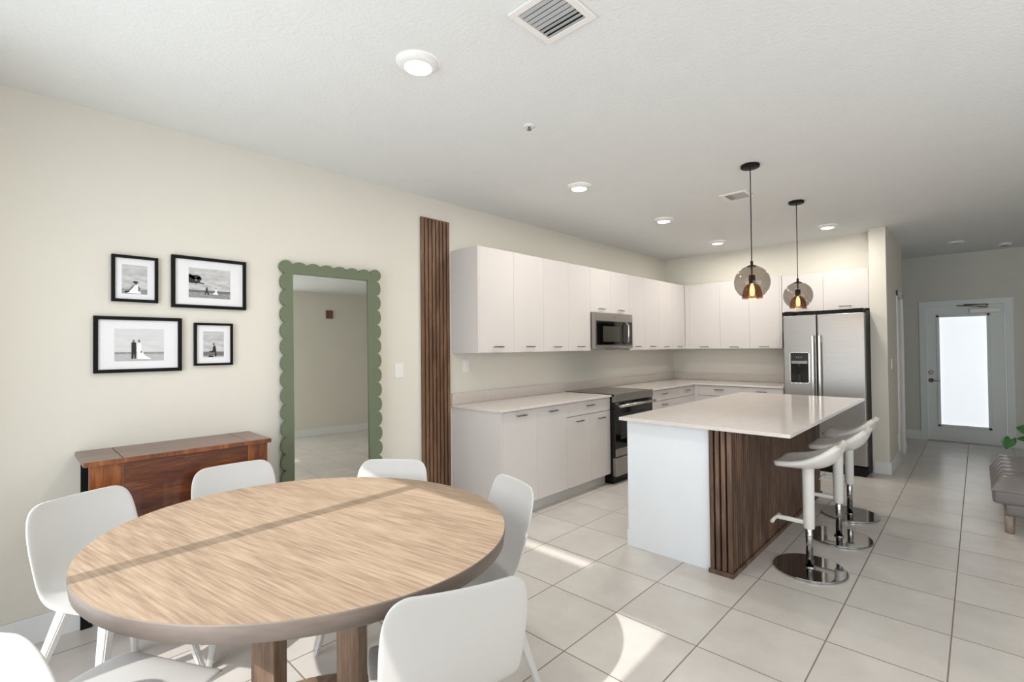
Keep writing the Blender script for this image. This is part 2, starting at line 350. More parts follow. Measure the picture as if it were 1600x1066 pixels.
# ------------------------------------------------------------------ cabinets
def pull(mb, c, axis, L=.115, out=.028, face=(1, 0, 0)):
    """bar pull centred at c on a face; axis of bar 'x' or 'y'"""
    fx, fy, _ = face; t = .006
    ax = (1, 0, 0) if axis == 'x' else (0, 1, 0)
    p = Vector(c)+Vector(face)*out; h = L/2
    a = p-Vector(ax)*h; b = p+Vector(ax)*h
    lo = [min(a[i], b[i])-(t/2 if not ax[i] else 0) for i in range(3)]; hi = [max(a[i], b[i])+(t/2 if not ax[i] else 0) for i in range(3)]
    lo[2] = c[2]-.006; hi[2] = c[2]+.006
    mb.box(lo, hi, M['handle'], .002)
    for s in (-1, 1):
        q = Vector(c)+Vector(ax)*s*(h-.012)
        q2 = q+Vector(face)*out
        lo = [min(q[i], q2[i])-.004 for i in range(3)]; hi = [max(q[i], q2[i])+.004 for i in range(3)]
        for i in range(3):
            if face[i]: 
                if face[i] > 0: lo[i] += .005
                else: hi[i] -= .005
        mb.box(lo, hi, M['handle'])
    return mb
FT = .019; GP = .001
def front_left(parent, kind, y0, y1, z0, z1, xf, hz):
    """door/drawer front on the run along the left wall: face looks +x. world coords; parent at origin offset"""
    px, py, pz = parent.location
    d = MB().box((xf-FT-px, y0+GP-py, z0+GP-pz), (xf-px, y1-GP-py, z1-GP-pz), M['cab'], .0012).build(kind, parent)
    if hz is not None:
        pull(MB(), (xf-px, (y0+y1)/2-py, hz-pz), 'y', face=(1, 0, 0)).build('handle', d)
    return d
def front_back(parent, kind, x0, x1, z0, z1, yf, hz):
    px, py, pz = parent.location
    d = MB().box((x0+GP-px, yf-py, z0+GP-pz), (x1-GP-px, yf+FT-py, z1-GP-pz), M['cab'], .0012).build(kind, parent)
    if hz is not None:
        pull(MB(), ((x0+x1)/2-px, yf-py, hz-pz), 'x', face=(0, -1, 0), L=.125).build('handle', d)
    return d
def carc(parent, a, b, m=None):
    px, py, pz = parent.location
    return MB().box((a[0]-px, a[1]-py, a[2]-pz), (b[0]-px, b[1]-py, b[2]-pz), m or M['gap']).build('carcass', parent)
UX, UT, UB, UY = .358, 2.334, 1.4145, 6.728
GU = 'white wall cabinets'; GBs = 'white base cabinets'
def upper_left(ya, yb, doors, zb, label, hz):
    t = thing('wall_cabinet', label, 'cabinet', (0, (ya+yb)/2, zb), group=GU)
    carc(t, (0.001, ya+.001, zb), (UX-FT-.002, yb-.001, UT))
    for a, b in doors: front_left(t, 'door', a, b, zb-.004, UT+.002, UX, hz)
    return t
t = upper_left(2.765, 3.60, [(2.765, 3.184), (3.184, 3.60)], UB, 'white two-door wall cabinet nearest the dining table, beside the slatted wood strip', 1.462)
MB().box((.001, 2.747-t.location.y, -.004), (UX, 2.765-t.location.y, UT-UB+.002), M['cab'], .001).build('end_panel', t)
upper_left(3.60, 4.385, [(3.60, 3.99), (3.99, 4.385)], UB, 'white two-door wall cabinet directly left of the microwave', 1.458)
upper_left(4.385, 5.19, [(4.385, 4.785), (4.785, 5.19)], 1.845, 'short white two-door wall cabinet above the microwave', 1.882)
upper_left(5.19, 5.94, [(5.19, 5.56), (5.56, 5.94)], UB, 'white two-door wall cabinet directly right of the microwave', 1.452)
upper_left(5.94, UY, [(5.94, 6.33), (6.33, UY)], UB, 'white two-door wall cabinet at the far end of the left wall, next to the corner', 1.448)
def upper_back(xa, xb, doors, zb, label, hz, fill=None, ya=None):
    t = thing('wall_cabinet', label, 'cabinet', ((xa+xb)/2, YB, zb), group=GU)
    zt = UT
    carc(t, (xa+.001, UY+FT+.002, zb), (xb-.001, YB-.001, zt))
    for a, b in doors: front_back(t, 'door', a, b, zb-.004, zt+.002, UY, hz)
    if fill:
        for a, b in fill: MB().box((a+GP-(xa+xb)/2, UY-YB, -.004), (b-GP-(xa+xb)/2, UY+FT-YB, zt-zb+.002), M['cab'], .001).build('filler_panel', t)
    return t
upper_back(UX+.001, .872, [(.43, .872)], UB, 'white single-door wall cabinet on the back wall, in the corner', 1.44, fill=[(.36, .43)])
upper_back(.872, 1.668, [(.872, 1.266), (1.266, 1.640)], UB, 'white two-door wall cabinet on the back wall beside the refrigerator', 1.434, fill=[(1.64, 1.668)])
upper_back(1.672, 2.609, [(1.672, 2.134), (2.134, 2.593)], 1.87, 'short white wall cabinet above the refrigerator', 1.905, fill=[(2.593, 2.609)])

BX = .632; ZT = .946; TH = .022; ZC = ZT-TH; KZ = .115
def base_left(ya, yb, label, fronts, panel=None):
    t = thing('base_cabinet', label, 'cabinet', (0, (ya+yb)/2, 0), group=GBs)
    carc(t, (.001, ya+.001, KZ), (BX-FT-.002, yb-.001, ZC))
    MB().box((.001, ya-t.location.y, 0), (BX-.075, yb-t.location.y, KZ), M['carcass']).build('plinth', t)
    for kind, a, b, z0, z1, hz in fronts: front_left(t, kind, a, b, z0, z1, BX, hz)
    return t
t = base_left(2.765, 3.60, 'white base cabinet with two full-height doors at the dining end of the worktop', [('door', 2.765, 3.185, KZ, .918, .878), ('door', 3.185, 3.60, KZ, .918, .875)])
MB().box((.001, 2.745-t.location.y, 0), (BX, 2.765-t.location.y, ZC), M['cab'], .001).build('end_panel', t, label='wide plain white side panel')
base_left(3.60, 4.335, 'white base cabinet with a drawer over two doors, left of the range', [('drawer', 3.60, 4.335, .788, .918, .872), ('door', 3.60, 3.985, KZ, .784, .735), ('door', 3.985, 4.335, KZ, .784, .725)])
base_left(5.135, 5.93, 'white base cabinet of drawers right of the range', [('drawer', 5.135, 5.93, .788, .918, .868), ('drawer', 5.135, 5.93, .46, .784, .735), ('drawer', 5.135, 5.93, KZ, .456, .41)])
base_left(5.93, 6.40, 'white corner base cabinet at the end of the left run', [('drawer', 5.93, 6.40, .788, .918, .868), ('door', 5.93, 6.40, KZ, .784, None)])
def base_back(xa, xb, label, fronts):
    yf = 6.39
    t = thing('base_cabinet', label, 'cabinet', ((xa+xb)/2, YB, 0), group=GBs)
    carc(t, (xa+.001, yf+FT+.002, KZ), (xb-.001, YB-.001, ZC))
    MB().box((xa-t.location.x, yf+.07-YB, 0), (xb-t.location.x, -.001, KZ), M['carcass']).build('plinth', t)
    for kind, a, b, z0, z1, hz in fronts: front_back(t, kind, a, b, z0, z1, yf, hz)
base_back(.66, 1.27, 'white base cabinet on the back wall nearest the corner, mostly behind the island', [('filler_panel', .633, .70, KZ, .918, None), ('drawer', .70, 1.27, .788, .918, .872), ('door', .70, 1.27, KZ, .784, .735)])
base_back(1.27, 1.765, 'white base cabinet on the back wall against the refrigerator', [('drawer', 1.27, 1.765, .788, .918, .872), ('door', 1.27, 1.765, KZ, .784, .735)])
# worktops
wt = thing('worktop', 'pale quartz worktop between the slatted strip and the range', 'worktop', (0, 3.53, ZC))
MB().box((0.001, 2.728-3.53, 0), (.657, 4.33-3.53, TH), M['quartz'], .003).build('slab', wt)
MB().box((.001, 2.735-3.53, TH), (.021, 4.33-3.53, TH+.10), M['quartz_splash'], .002).build('upstand', wt)
wt = thing('worktop', 'pale quartz corner worktop from the range to the refrigerator', 'worktop', (0, 6, ZC))
o = MB().prism([(.001, 5.135-6), (.657, 5.135-6), (.657, 6.36-6), (1.77, 6.36-6), (1.77, YB-.001-6), (.001, YB-.001-6)], 0, TH, M['quartz']).build('slab', wt)
bv = o.modifiers.new('bevel', 'BEVEL'); bv.width = .003; bv.segments = 2
MB().box((.001, 4.33-6, TH+.001), (.021, YB-6-.021, TH+.10), M['quartz_splash'], .002).box((.001, YB-6-.021, TH+.001), (1.77, YB-6-.001, TH+.10), M['quartz_splash'], .002).build('upstand', wt)

# ------------------------------------------------------------------ range
rg = thing('range_cooker', 'slide-in electric range with black oven door in the left cabinet run', 'range', (0, 4.7325, 0))
hw = .395
MB().box((.03, -hw, .03), (.66, hw, .93), M['black'], .003).build('body', rg)
MB().box((.03, -hw-.002, .93), (.69, hw+.002, .951), M['black_gloss'], .003).box((.68, -hw-.002, .928), (.70, hw+.002, .952), M['steel'], .003).build('cooktop', rg)
MB().prism([(.655, .865), (.70, .868), (.70, .928), (.655, .93)], -hw, hw, M['steel'], 'y').build('control_panel', rg)
dr = MB().box((.66, -hw, .295), (.695, hw, .86), M['black_gloss'], .004).build('oven_door', rg)
MB().box((.694, -hw, .295), (.70, hw, .375), M['steel'], .002).box((.695, -hw+.1, .47), (.6965, hw-.1, .74), M['dark'], .0005).build('door_trim', dr)
hb = MB().tube([(.745, -hw+.03, .828), (.745, hw-.03, .828)], .016, M['steel_side'], 14)
for s in (-1, 1): hb.box((.69, s*(hw-.05)-.012, .818), (.745, s*(hw-.05)+.012, .838), M['steel_side'], .003)
hb.build('handle', dr)
MB().box((.66, -hw, .09), (.70, hw, .285), M['steel'], .004).build('storage_drawer', rg)
MB().box((.1, -hw+.02, 0), (.64, hw-.02, .09), M['black']).build('kick_plate', rg)

# ------------------------------------------------------------------ microwave
mw = thing('microwave', 'stainless over-the-range microwave hung under the short cabinet', 'microwave', (0, 4.7875, 1.43))
hw = .398; xf = .408
MB().box((.005, -hw, .004), (.36, hw, .408), M['black'], .002).build('body', mw)
MB().box((.36, -hw, 0), (xf, hw, .41), M['steel'], .004).build('face_frame', mw)
d = MB().box((xf-.002, -hw+.035, .045), (xf+.004, hw-.015, .315), M['black_gloss'], .002).build('door', mw)
MB().box((xf+.003, -.24, .08), (xf+.006, .10, .255), M['grey_screen'], .001).build('window', d)
MB().tube([(xf+.02, .225, .055), (xf+.045, .225, .09), (xf+.05, .225, .18), (xf+.045, .225, .27), (xf+.02, .225, .305)], .011, M['steel_side'], 12).build('handle', d)
kp = MB()
for i in range(6):
    for j in range(3): kp.box((xf+.003, .285+j*.022, .08+i*.032), (xf+.0055, .299+j*.022, .098+i*.032), M['dark'])
kp.build('keypad', d)
k = MB(); k.lathe([(.012, 0), (.012, .002)], M['handle'], seg=20); k.bm.transform(Matrix.Translation((xf, .0, .362)) @ Matrix.Rotation(PI/2, 4, 'Y')); k.build('badge', mw)
MB().box((xf-.002, -hw+.02, .008), (xf+.002, hw-.02, .022), M['steel_side'], .001).build('vent_strip', mw)

# ------------------------------------------------------------------ refrigerator
fr = thing('refrigerator', 'stainless side-by-side refrigerator with a water dispenser', 'refrigerator', (2.2, 6.7, 0))
X0, X1, YF = 1.785-2.2, 2.606-2.2, 6.335-6.7
MB().box((X0+.005, YF+.075, .02), (X1, .36, 1.835), M['black'], .004).build('body', fr)
MB().box((X0+.02, YF+.02, .0), (X1-.01, YF+.08, .1), M['black']).build('kick_grille', fr)
XS = 2.142-2.2
for nm, a, b in (('freezer_door', X0, XS-.004), ('fridge_door', XS+.004, X1)):
    dd = MB().box((a, YF, .115), (b, YF+.068, 1.80), M['steel'], .012, seg=3).build(nm, fr)
    hx = (XS-.035) if nm[1] == 'r' and nm[0] == 'f' and nm.startswith('freezer') else (XS+.035)
    hm = MB().box((hx-.014, YF-.062, .55), (hx+.014, YF-.04, 1.56), M['steel_side'], .008, seg=3)
    for z in (.60, 1.50): hm.box((hx-.01, YF-.045, z-.02), (hx+.01, YF+.002, z+.02), M['steel_side'], .003)
    hm.build('handle', dd)
    if nm == 'freezer_door':
        ca, cb, za, zb = 1.862-2.2, 2.052-2.2, 1.008, 1.355
        fm = MB()
        for p, q in (((ca-.012, YF-.006, za-.012), (ca, YF+.004, zb+.012)), ((cb, YF-.006, za-.012), (cb+.012, YF+.004, zb+.012)), ((ca-.012, YF-.006, zb), (cb+.012, YF+.004, zb+.012)), ((ca-.012, YF-.006, za-.012), (cb+.012, YF+.004, za))): fm.box(p, q, M['steel_side'], .002)
        fm.box((ca, YF-.003, za), (cb, YF+.001, zb), M['black_gloss'])
        fm.box((ca+.01, YF-.006, zb-.125), (cb-.01, YF-.002, zb-.09), M['handle'], .001)
        fm.box((ca+.004, YF-.005, zb-.085), (cb-.004, YF-.002, zb-.01), M['dark'], .001)
        fm.box((.0+(ca+cb)/2-.012, YF-.02, zb-.155), ((ca+cb)/2+.012, YF-.002, zb-.125), M['dark'], .003)
        fm.box((.0+(ca+cb)/2-.02, YF-.012, za+.02), ((ca+cb)/2+.012, YF-.002, za+.09), M['dark'], .003)
        for j in range(3): fm.box((ca+.06+j*.025, YF-.006, zb-.055), (ca+.072+j*.025, YF-.0045, zb-.043), M['handle'])
        fm.build('water_dispenser', dd, label='black water and ice dispenser recess')
for s in (X0+.06, X1-.06): MB().box((s-.05, YF+.01, 1.80), (s+.05, YF+.12, 1.85), M['black'], .005).build('hinge_cover', fr)

# ------------------------------------------------------------------ island
isl = thing('kitchen_island', 'white kitchen island base clad with dark walnut slats on the stool side', 'island', (1.98, 4.25, 0))
MB().box((1.603-1.98, 3.095-4.25, 0), (2.335-1.98, 5.40-4.25, ZC), M['island_white'], .002).box((1.593-1.98, 3.095-4.25, 0), (1.604-1.98, 5.40-4.25, .115), M['island_white'], .002).build('cabinet_body', isl)
sl = MB()
bx0, by0 = 2.335, 3.095
sl.box((2.219-1.98, by0-.006-4.25, .0), (2.350-1.98, by0-4.25, ZC), M['felt']); sl.box((bx0-1.98, by0-.006-4.25, 0), (bx0+.006-1.98, 5.40-4.25, ZC), M['felt'])
for i in range(4): sl.box((2.221+i*.0385-1.98, by0-.024-4.25, .03), (2.221+i*.0385+.026-1.98, by0-.005-4.25, ZC-.002), M['walnut_dark'], .0015)
n = 60
for i in range(n):
    y = by0-.022+i*.0386
    if y+.026 > 5.40: break
    sl.box((bx0+.004-1.98, y-4.25, .03), (bx0+.024-1.98, y+.026-4.25, ZC-.002), M['walnut_dark'], .0015)
sl.build('slat_cladding', isl, label='vertical dark walnut slats')
MB().box((2.212-1.98, 3.062-4.25, 0), (2.37-1.98, 3.071-4.25, .03), M['walnut_dark'], .003).box((2.359-1.98, 3.071-4.25, 0), (2.37-1.98, 5.40-4.25, .03), M['walnut_dark'], .003).build('base_moulding', isl)
tag(MB().box((1.597, 2.994, ZC), (2.724, 5.43, ZT+.001), M['quartz'], .003).build('island_worktop'), 'large pale quartz slab overhanging the kitchen island', 'worktop')

# ------------------------------------------------------------------ bar stools
def seat_surface(rows, cols, fn, th, m, sub=2):
    bm = bmesh.new(); G = [[bm.verts.new(fn(i, j)) for j in range(cols)] for i in range(rows)]
    for i in range(rows-1):
        for j in range(cols-1): bm.faces.new((G[i][j], G[i][j+1], G[i+1][j+1], G[i+1][j]))
    for f in bm.faces: f.smooth = True
    mb = MB(); mb.bm.free(); mb.bm = bm; mb.mats = [m]
    return mb
def add_mods(o, th, sub=2, off=-1):
    s = o.modifiers.new('thickness', 'SOLIDIFY'); s.thickness = th; s.offset = off
    b = o.modifiers.new('smooth', 'SUBSURF'); b.levels = sub; b.render_levels = sub
def bar_stool(label, loc, rz):
    t = thing('bar_stool', label, 'stool', loc, rz, 'white bar stools at the island')
    MB().lathe([(0.001, .0), (.206, .0), (.213, .004), (.213, .011), (.209, .015), (.034, .015), (.030, .022), (.024, .024)], M['chrome'], seg=96, caps=False, smooth=False).build('base', t)
    MB().lathe([(.021, .02), (.021, .36)], M['chrome'], seg=28).build('column', t)
    MB().lathe([(.024, .262), (.031, .265), (.033, .27), (.035, .60), (.036, .665), (.06, .69)], M['stool'], seg=32).build('sleeve', t)
    # local -x faces the island
    fr_ = MB(); fr_.box((-.19, -.013, .285), (-.02, .013, .313), M['stool'], .008)
    fr_.tube([(-.20, -.085, .285), (-.197, -.05, .297), (-.19, 0, .30), (-.197, .05, .297), (-.20, .085, .285)], .012, M['stool'], 10)
    fr_.build('footrest', t)
    R = [(-.205, .680, .10, .002), (-.200, .692, .135, .006), (-.18, .697, .163, .012), (-.13, .694, .180, .022), (-.06, .690, .190, .036), (.01, .690, .192, .054), (.07, .697, .190, .072), (.12, .712, .182, .084), (.16, .744, .168, .078), (.185, .786, .150, .050), (.197, .818, .128, .024), (.200, .832, .104, .008)]
    C9 = [-1, -.82, -.6, -.3, 0, .3, .6, .82, 1]
    def fn(i, j):
        x, z, w, k = R[i]; s = C9[j]
        return (x*.88, s*w, z+k*abs(s)**2.5)
    o = seat_surface(len(R), 9, fn, .012, M['stool']).build('seat', t); add_mods(o, .036)
    MB().lathe([(.062, .672), (.07, .676), (.085, .69), (.09, .70)], M['stool'], seg=32).build('seat_mount', t)
    return t
bs = bar_stool('white bar stool nearest the camera, with a round chrome base', (2.685, 3.53, 0), 0)
dup(bs, (2.72, 4.24, 0), 0, 'middle one of three white bar stools along the island')
dup(bs, (2.685, 4.87, 0), 0, 'white bar stool farthest from the camera, nearest the refrigerator')

# ------------------------------------------------------------------ dining table
TX, TY, TZ = 1.546, .832, .76
tb = thing('dining_table', 'large round wood-grain dining table surrounded by white chairs', 'table', (TX, TY, 0))
A, B, ang = .79, .687, math.radians(17.9)
tt = MB().lathe([(.0001, TZ-.055), (.985, TZ-.055), (.994, TZ-.05), (1.0, TZ-.005), (.997, TZ), (.0001, TZ)], M['oak'], seg=128, sx=A, sy=B, ang=ang-math.radians(10), smooth=False, caps=False)
ke = tt.mi(M['oak_edge'])
for f in tt.bm.faces:
    if f.calc_center_median().z < TZ-.0005: f.material_index = ke
to = tt.build('tabletop', tb); to.rotation_euler = (0, 0, math.radians(10))
for p in to.data.polygons:
    if abs(p.normal.z) < .6: p.use_smooth = True
for s in (-1, 1):
    cx, cy = s*.075, s*.13
    MB().box((cx-.045, cy-.045, .03), (cx+.045, cy+.045, TZ-.055), M['oak_leg'], .004, rot=Matrix.Rotation(math.radians(40), 3, 'Z')).build('leg', tb)
MB().lathe([(.26, 0), (.27, .004), (.27, .026), (.262, .03)], M['oak_leg'], seg=48, sx=.8, sy=1.15, ang=math.radians(-30)).build('base', tb)

# ------------------------------------------------------------------ dining chairs
CH = [(.245, .418, .14), (.238, .43, .178), (.21, .438, .200), (.12, .438, .211), (.01, .433, .211), (-.06, .435, .209), (-.11, .445, .207), (-.152, .465, .206), (-.187, .500, .206), (-.213, .55, .207), (-.233, .61, .208), (-.249, .68, .208), (-.260, .74, .204), (-.268, .785, .194), (-.272, .813, .175), (-.273, .828, .142)]
def dining_chair(label, loc, rz):
    t = thing('dining_chair', label, 'chair', loc, rz, 'white shell dining chairs around the table')
    C9 = [-1, -.85, -.62, -.32, 0, .32, .62, .85, 1]
    def fn(i, j):
        d, z, w = CH[i]; s = C9[j]
        k = min(1, max(0, (i-4)/5))
        return (d+(.045 if i < 11 else .045-.006*(i-10))*s*s*k, s*w, z+(1-k)*.016*s*s*(0 if i < 2 else 1))
    o = seat_surface(len(CH), 9, fn, .009, M['chair']).build('seat_shell', t); add_mods(o, .011)
    fm = MB(); fm.box((-.13, -.13, .398), (.14, .13, .420), M['chair'], .006); fm.build('underframe', t)
    for sx, sy in ((1, 1), (1, -1), (-1, 1), (-1, -1)):
        top = (.125 if sx > 0 else -.115, sy*.125, .415); ft = (.195 if sx > 0 else -.235, sy*.215, 0)
        MB().bar(ft, top, (.026, .022), (.055, .034), M['chair'], .005).build('leg', t)
    return t
def facing(dx, dy): return math.atan2(dy, dx)
c0 = dining_chair('white dining chair at the left end of the table, its inner side towards the camera', (.80, .345, 0), facing(.9, .43))
dup(c0, (.715, .86, 0), facing(1, -.03), 'white dining chair standing in front of the brown wooden console table')
dup(c0, (1.215, 1.30, 0), facing(.61, -.79), 'white dining chair in front of the slatted wood strip, behind the table')
dup(c0, (1.815, 1.40, 0), facing(-.28, -.96), 'white dining chair at the kitchen side of the table, by the base cabinets')
dup(c0, (2.27, .92, 0), facing(-.91, .41), 'white dining chair with its back to the camera, at the right front of the table')
dup(c0, (1.68, .185, 0), facing(-.45, .89), 'white dining chair with a sunlit seat at the bottom left edge, nearest the camera')

# ------------------------------------------------------------------ console table
cs = thing('console_table', 'reddish brown wooden folding console table against the left wall', 'console table', (0, .67, 0))
CZ = .93; XF = .385; ya, yb = .262-.67, 1.085-.67
tp = MB(); tp.box((.004, ya, CZ-.024), (XF+.015, .407-.67, CZ), M['cherry_top'], .003); tp.box((.004, .409-.67, CZ-.024), (XF+.015, .962-.67, CZ), M['cherry_top'], .003); tp.box((.004, .964-.67, CZ-.024), (XF+.015, yb, CZ), M['cherry_top'], .003)
tp.build('top', cs)
e = MB(); e.box((XF+.0151, ya+.001, CZ-.023), (XF+.017, yb-.001, CZ-.001), M['cherry_z']); e.build('edge_band', cs)
MB().box((XF-.02, .283-.67, .17), (XF, .412-.67, CZ-.024), M['cherry_z'], .002).build('side_panel', cs)
MB().box((XF-.02, .962-.67, .17), (XF, 1.068-.67, CZ-.024), M['cherry_z'], .002).build('side_panel', cs)
MB().box((XF-.018, .414-.67, .19), (XF+.002, .960-.67, CZ-.026), M['cherry_y'], .002).box((XF+.001, .66-.67, CZ-.043), (XF+.004, .74-.67, CZ-.038), M['cherry_top']).build('drop_leaf', cs)
MB().box((.012, .283-.67, 0), (.032, .33-.67, CZ-.024), M['black'], .002).build('back_post', cs)
MB().box((.012, 1.02-.67, 0), (.032, 1.068-.67, CZ-.024), M['black'], .002).build('back_post', cs)
for yy in (.30, 1.04): MB().box((.032, yy-.67, .20), (XF-.02, yy+.02-.67, .24), M['black'], .002).build('stretcher', cs)

# ------------------------------------------------------------------ pictures
def ell(cx, cy, rx, ry, n=14): return [(cx+rx*math.cos(2*PI*i/n), cy+ry*math.sin(2*PI*i/n)) for i in range(n)]
def picture(label, y0, y1, z0, z1, py0, py1, pz0, pz1, kind, fw=.02):
    yc, zc = (y0+y1)/2, (z0+z1)/2
    t = thing('picture_frame', label, 'picture', (0, yc, zc), group='black framed black and white beach photographs')
    f = MB(); w, h = (y1-y0)/2, (z1-z0)/2
    for a, b in (((.001, -w, -h), (.024, -w+fw, h)), ((.001, w-fw, -h), (.024, w, h)), ((.001, -w+fw, -h), (.024, w-fw, -h+fw)), ((.001, -w+fw, h-fw), (.024, w-fw, h))): f.box(a, b, M['frame'], .0015)
    f.build('frame', t)
    MB().box((.002, -w+fw*.8, -h+fw*.8), (.012, w-fw*.8, h-fw*.8), M['matboard']).build('mat_board', t)
    a, b, c, d = py0-yc, py1-yc, pz0-zc, pz1-zc; W_, H_ = b-a, d-c
    p = MB(); x = .0125
    def R(u0, v0, u1, v1, m, lay=0):
        xx = x+lay*.0003; p.poly([(xx, a+u0*W_, c+v0*H_), (xx, a+u1*W_, c+v0*H_), (xx, a+u1*W_, c+v1*H_), (xx, a+u0*W_, c+v1*H_)], m)
    def Pg(pts, m, lay=2):
        p.poly([(x+lay*.0003, a+u*W_, c+v*H_) for u, v in pts], m)
    if kind == 0:      # seated figure with a hat
        R(0, 0, 1, 1, M['ph_sky']); R(0, 0, 1, .17, M['ph_sand'], 1)
        Pg([(.2, .02), (.75, .02), (.68, .2), (.62, .34), (.48, .34), (.42, .2)], M['ph_white']); Pg([(.18, .06), (.26, .06), (.50, .30), (.45, .32)], M['ph_grey'], 3)
        Pg([(.12, .03), (.3, .06), (.26, .1), (.1, .09)], M['ph_dark'], 3); Pg(ell(.54, .36, .06, .05), M['ph_grey'], 3); Pg(ell(.53, .41, .11, .035), M['ph_dark'], 4); Pg([(.62, .30), (.72, .2), (.68, .08), (.64, .1)], M['ph_grey'], 3)
    if kind == 1:      # couple walking under a tree
        R(0, 0, 1, 1, M['ph_sky']); R(0, .0, 1, .18, M['ph_sand'], 1); R(0, .18, 1, .26, M['ph_grey'], 1)
        for cx, cy, rx, ry in ((.06, .62, .09, .13), (.16, .68, .12, .08), (.24, .64, .06, .07), (.1, .53, .12, .05), (.02, .72, .06, .06), (.2, .55, .07, .03)): Pg(ell(cx, cy, rx, ry), M['ph_dark'], 3) if cx-rx > 0 else Pg([(max(0, u), v) for u, v in ell(cx, cy, rx, ry)], M['ph_dark'], 3+int(cx*10)*.3)
        Pg([(.1, .56), (.36, .50), (.36, .47), (.14, .5)], M['ph_dark'], 5); Pg([(.15, .5), (.19, .5), (.17, .42)], M['ph_dark'], 5)
        Pg([(.37, .12), (.40, .12), (.42, .22), (.45, .11), (.48, .12), (.44, .28), (.45, .34), (.40, .34), (.40, .26)], M['ph_dark'], 4); Pg(ell(.425, .37, .014, .02), M['ph_dark'], 4)
        Pg([(.55, .14), (.70, .13), (.67, .22), (.655, .32), (.635, .32), (.62, .22)], M['ph_white'], 4); Pg(ell(.645, .36, .014, .03), M['ph_grey'], 4)
    if kind == 2:      # couple standing on the sand
        R(0, 0, 1, 1, M['ph_sky2']); R(0, 0, 1, .22, M['ph_sand2'], 1); R(0, .22, 1, .28, M['ph_sand'], 1)
        Pg([(.33, .07), (.37, .07), (.38, .25), (.39, .07), (.42, .07), (.43, .4), (.42, .58), (.33, .58), (.33, .38)], M['ph_dark'], 3); Pg(ell(.375, .62, .022, .045), M['ph_grey'], 3)
        Pg([(.45, .06), (.75, .05), (.6, .18), (.54, .35), (.53, .55), (.45, .55), (.44, .35)], M['ph_white'], 3); Pg(ell(.485, .62, .022, .045), M['ph_grey'], 3); Pg(ell(.53, .28, .02, .03), M['ph_grey'], 4)
    if kind == 3:      # figure standing on a log
        R(0, 0, 1, 1, M['ph_sky']); R(0, 0, 1, .22, M['ph_grey'], 1); R(0, 0, 1, .06, M['ph_sand2'], 2)
        Pg([(.3, .2), (.56, .2), (.56, .03), (.64, .03), (.62, .28), (.58, .45), (.5, .46), (.46, .36), (.44, .25), (.3, .24)], M['ph_dark'], 3); Pg(ell(.5, .51, .035, .04), M['ph_dark'], 3); Pg([(.2, .02), (.5, .0), (.48, .05), (.3, .07)], M['ph_dark'], 3)
    p.build('photograph', t)
picture('small black frame at top left, photo of a seated figure in a hat', .405, .611, 1.731, 1.991, .45, .562, 1.777, 1.939, 0, .016)
picture('large black frame at top right, photo of a couple walking past a tree', .673, 1.068, 1.713, 2.024, .759, .979, 1.777, 1.958, 1, .019)
picture('large black frame at bottom left, photo of a couple standing on a beach', .332, .724, 1.337, 1.648, .419, .638, 1.400, 1.581, 2, .019)
picture('small black frame at bottom right, photo of a lone dark-suited figure', .785, .992, 1.363, 1.624, .833, .943, 1.413, 1.572, 3, .014)

# ------------------------------------------------------------------ mirror (leans on the wall)
mr = thing('floor_mirror', 'tall leaning mirror with a scalloped sage green frame', 'mirror', (.060, 1.632, .004)); mr.rotation_euler = (0, math.radians(-0.9), math.radians(-3.5))
w, h = .350, 2.05; iw0, iw1 = 1.352-1.632, 1.892-1.632
ny, nz = 8, 22; r = w/ny; rz_ = h/nz
pts = []
def arcs(p0, p1, n, out):
    p0 = Vector(p0); p1 = Vector(p1); d = (p1-p0)/n; res = []
    for i in range(n):
        c = p0+d*(i+.5); a0 = math.atan2(-d.y, -d.x)
        for k in range(10):
            a = a0-PI*k/9 if out < 0 else a0+PI*k/9
            res.append((c.x+math.cos(a)*d.length/2*1.0, c.y+math.sin(a)*d.length/2*.62 if abs(d.y) < abs(d.x) else c.y+math.sin(a)*d.length/2))
    return res
def scallop_outline(w, h, ny, nz):
    """scalloped rectangle, y in -w..w, z in 0..h, bumps of radius rb with the corner bumps round"""
    P = []; ins = .022; W_ = w-ins; H0, H1 = ins, h-ins; rb = (2*W_)/(ny-1)/2*1.04
    cs_ = [(-W_+2*W_*i/(ny-1), H1) for i in range(ny)]+[(W_, H1-(H1-H0)*i/(nz-1)) for i in range(1, nz)]+[(W_-2*W_*i/(ny-1), H0) for i in range(1, ny)]+[(-W_, H0+(H1-H0)*i/(nz-1)) for i in range(1, nz-1)]
    return cs_
cc = scallop_outline(w, h, 8, 19)
n = len(cc); P = []
def out_dir(c):
    dx = 0 if abs(c[0]) < w-.03 else math.copysign(1, c[0]); dz = 0 if .03 < c[1] < h-.03 else (1 if c[1] > h/2 else -1)
    return math.atan2(dz, dx)
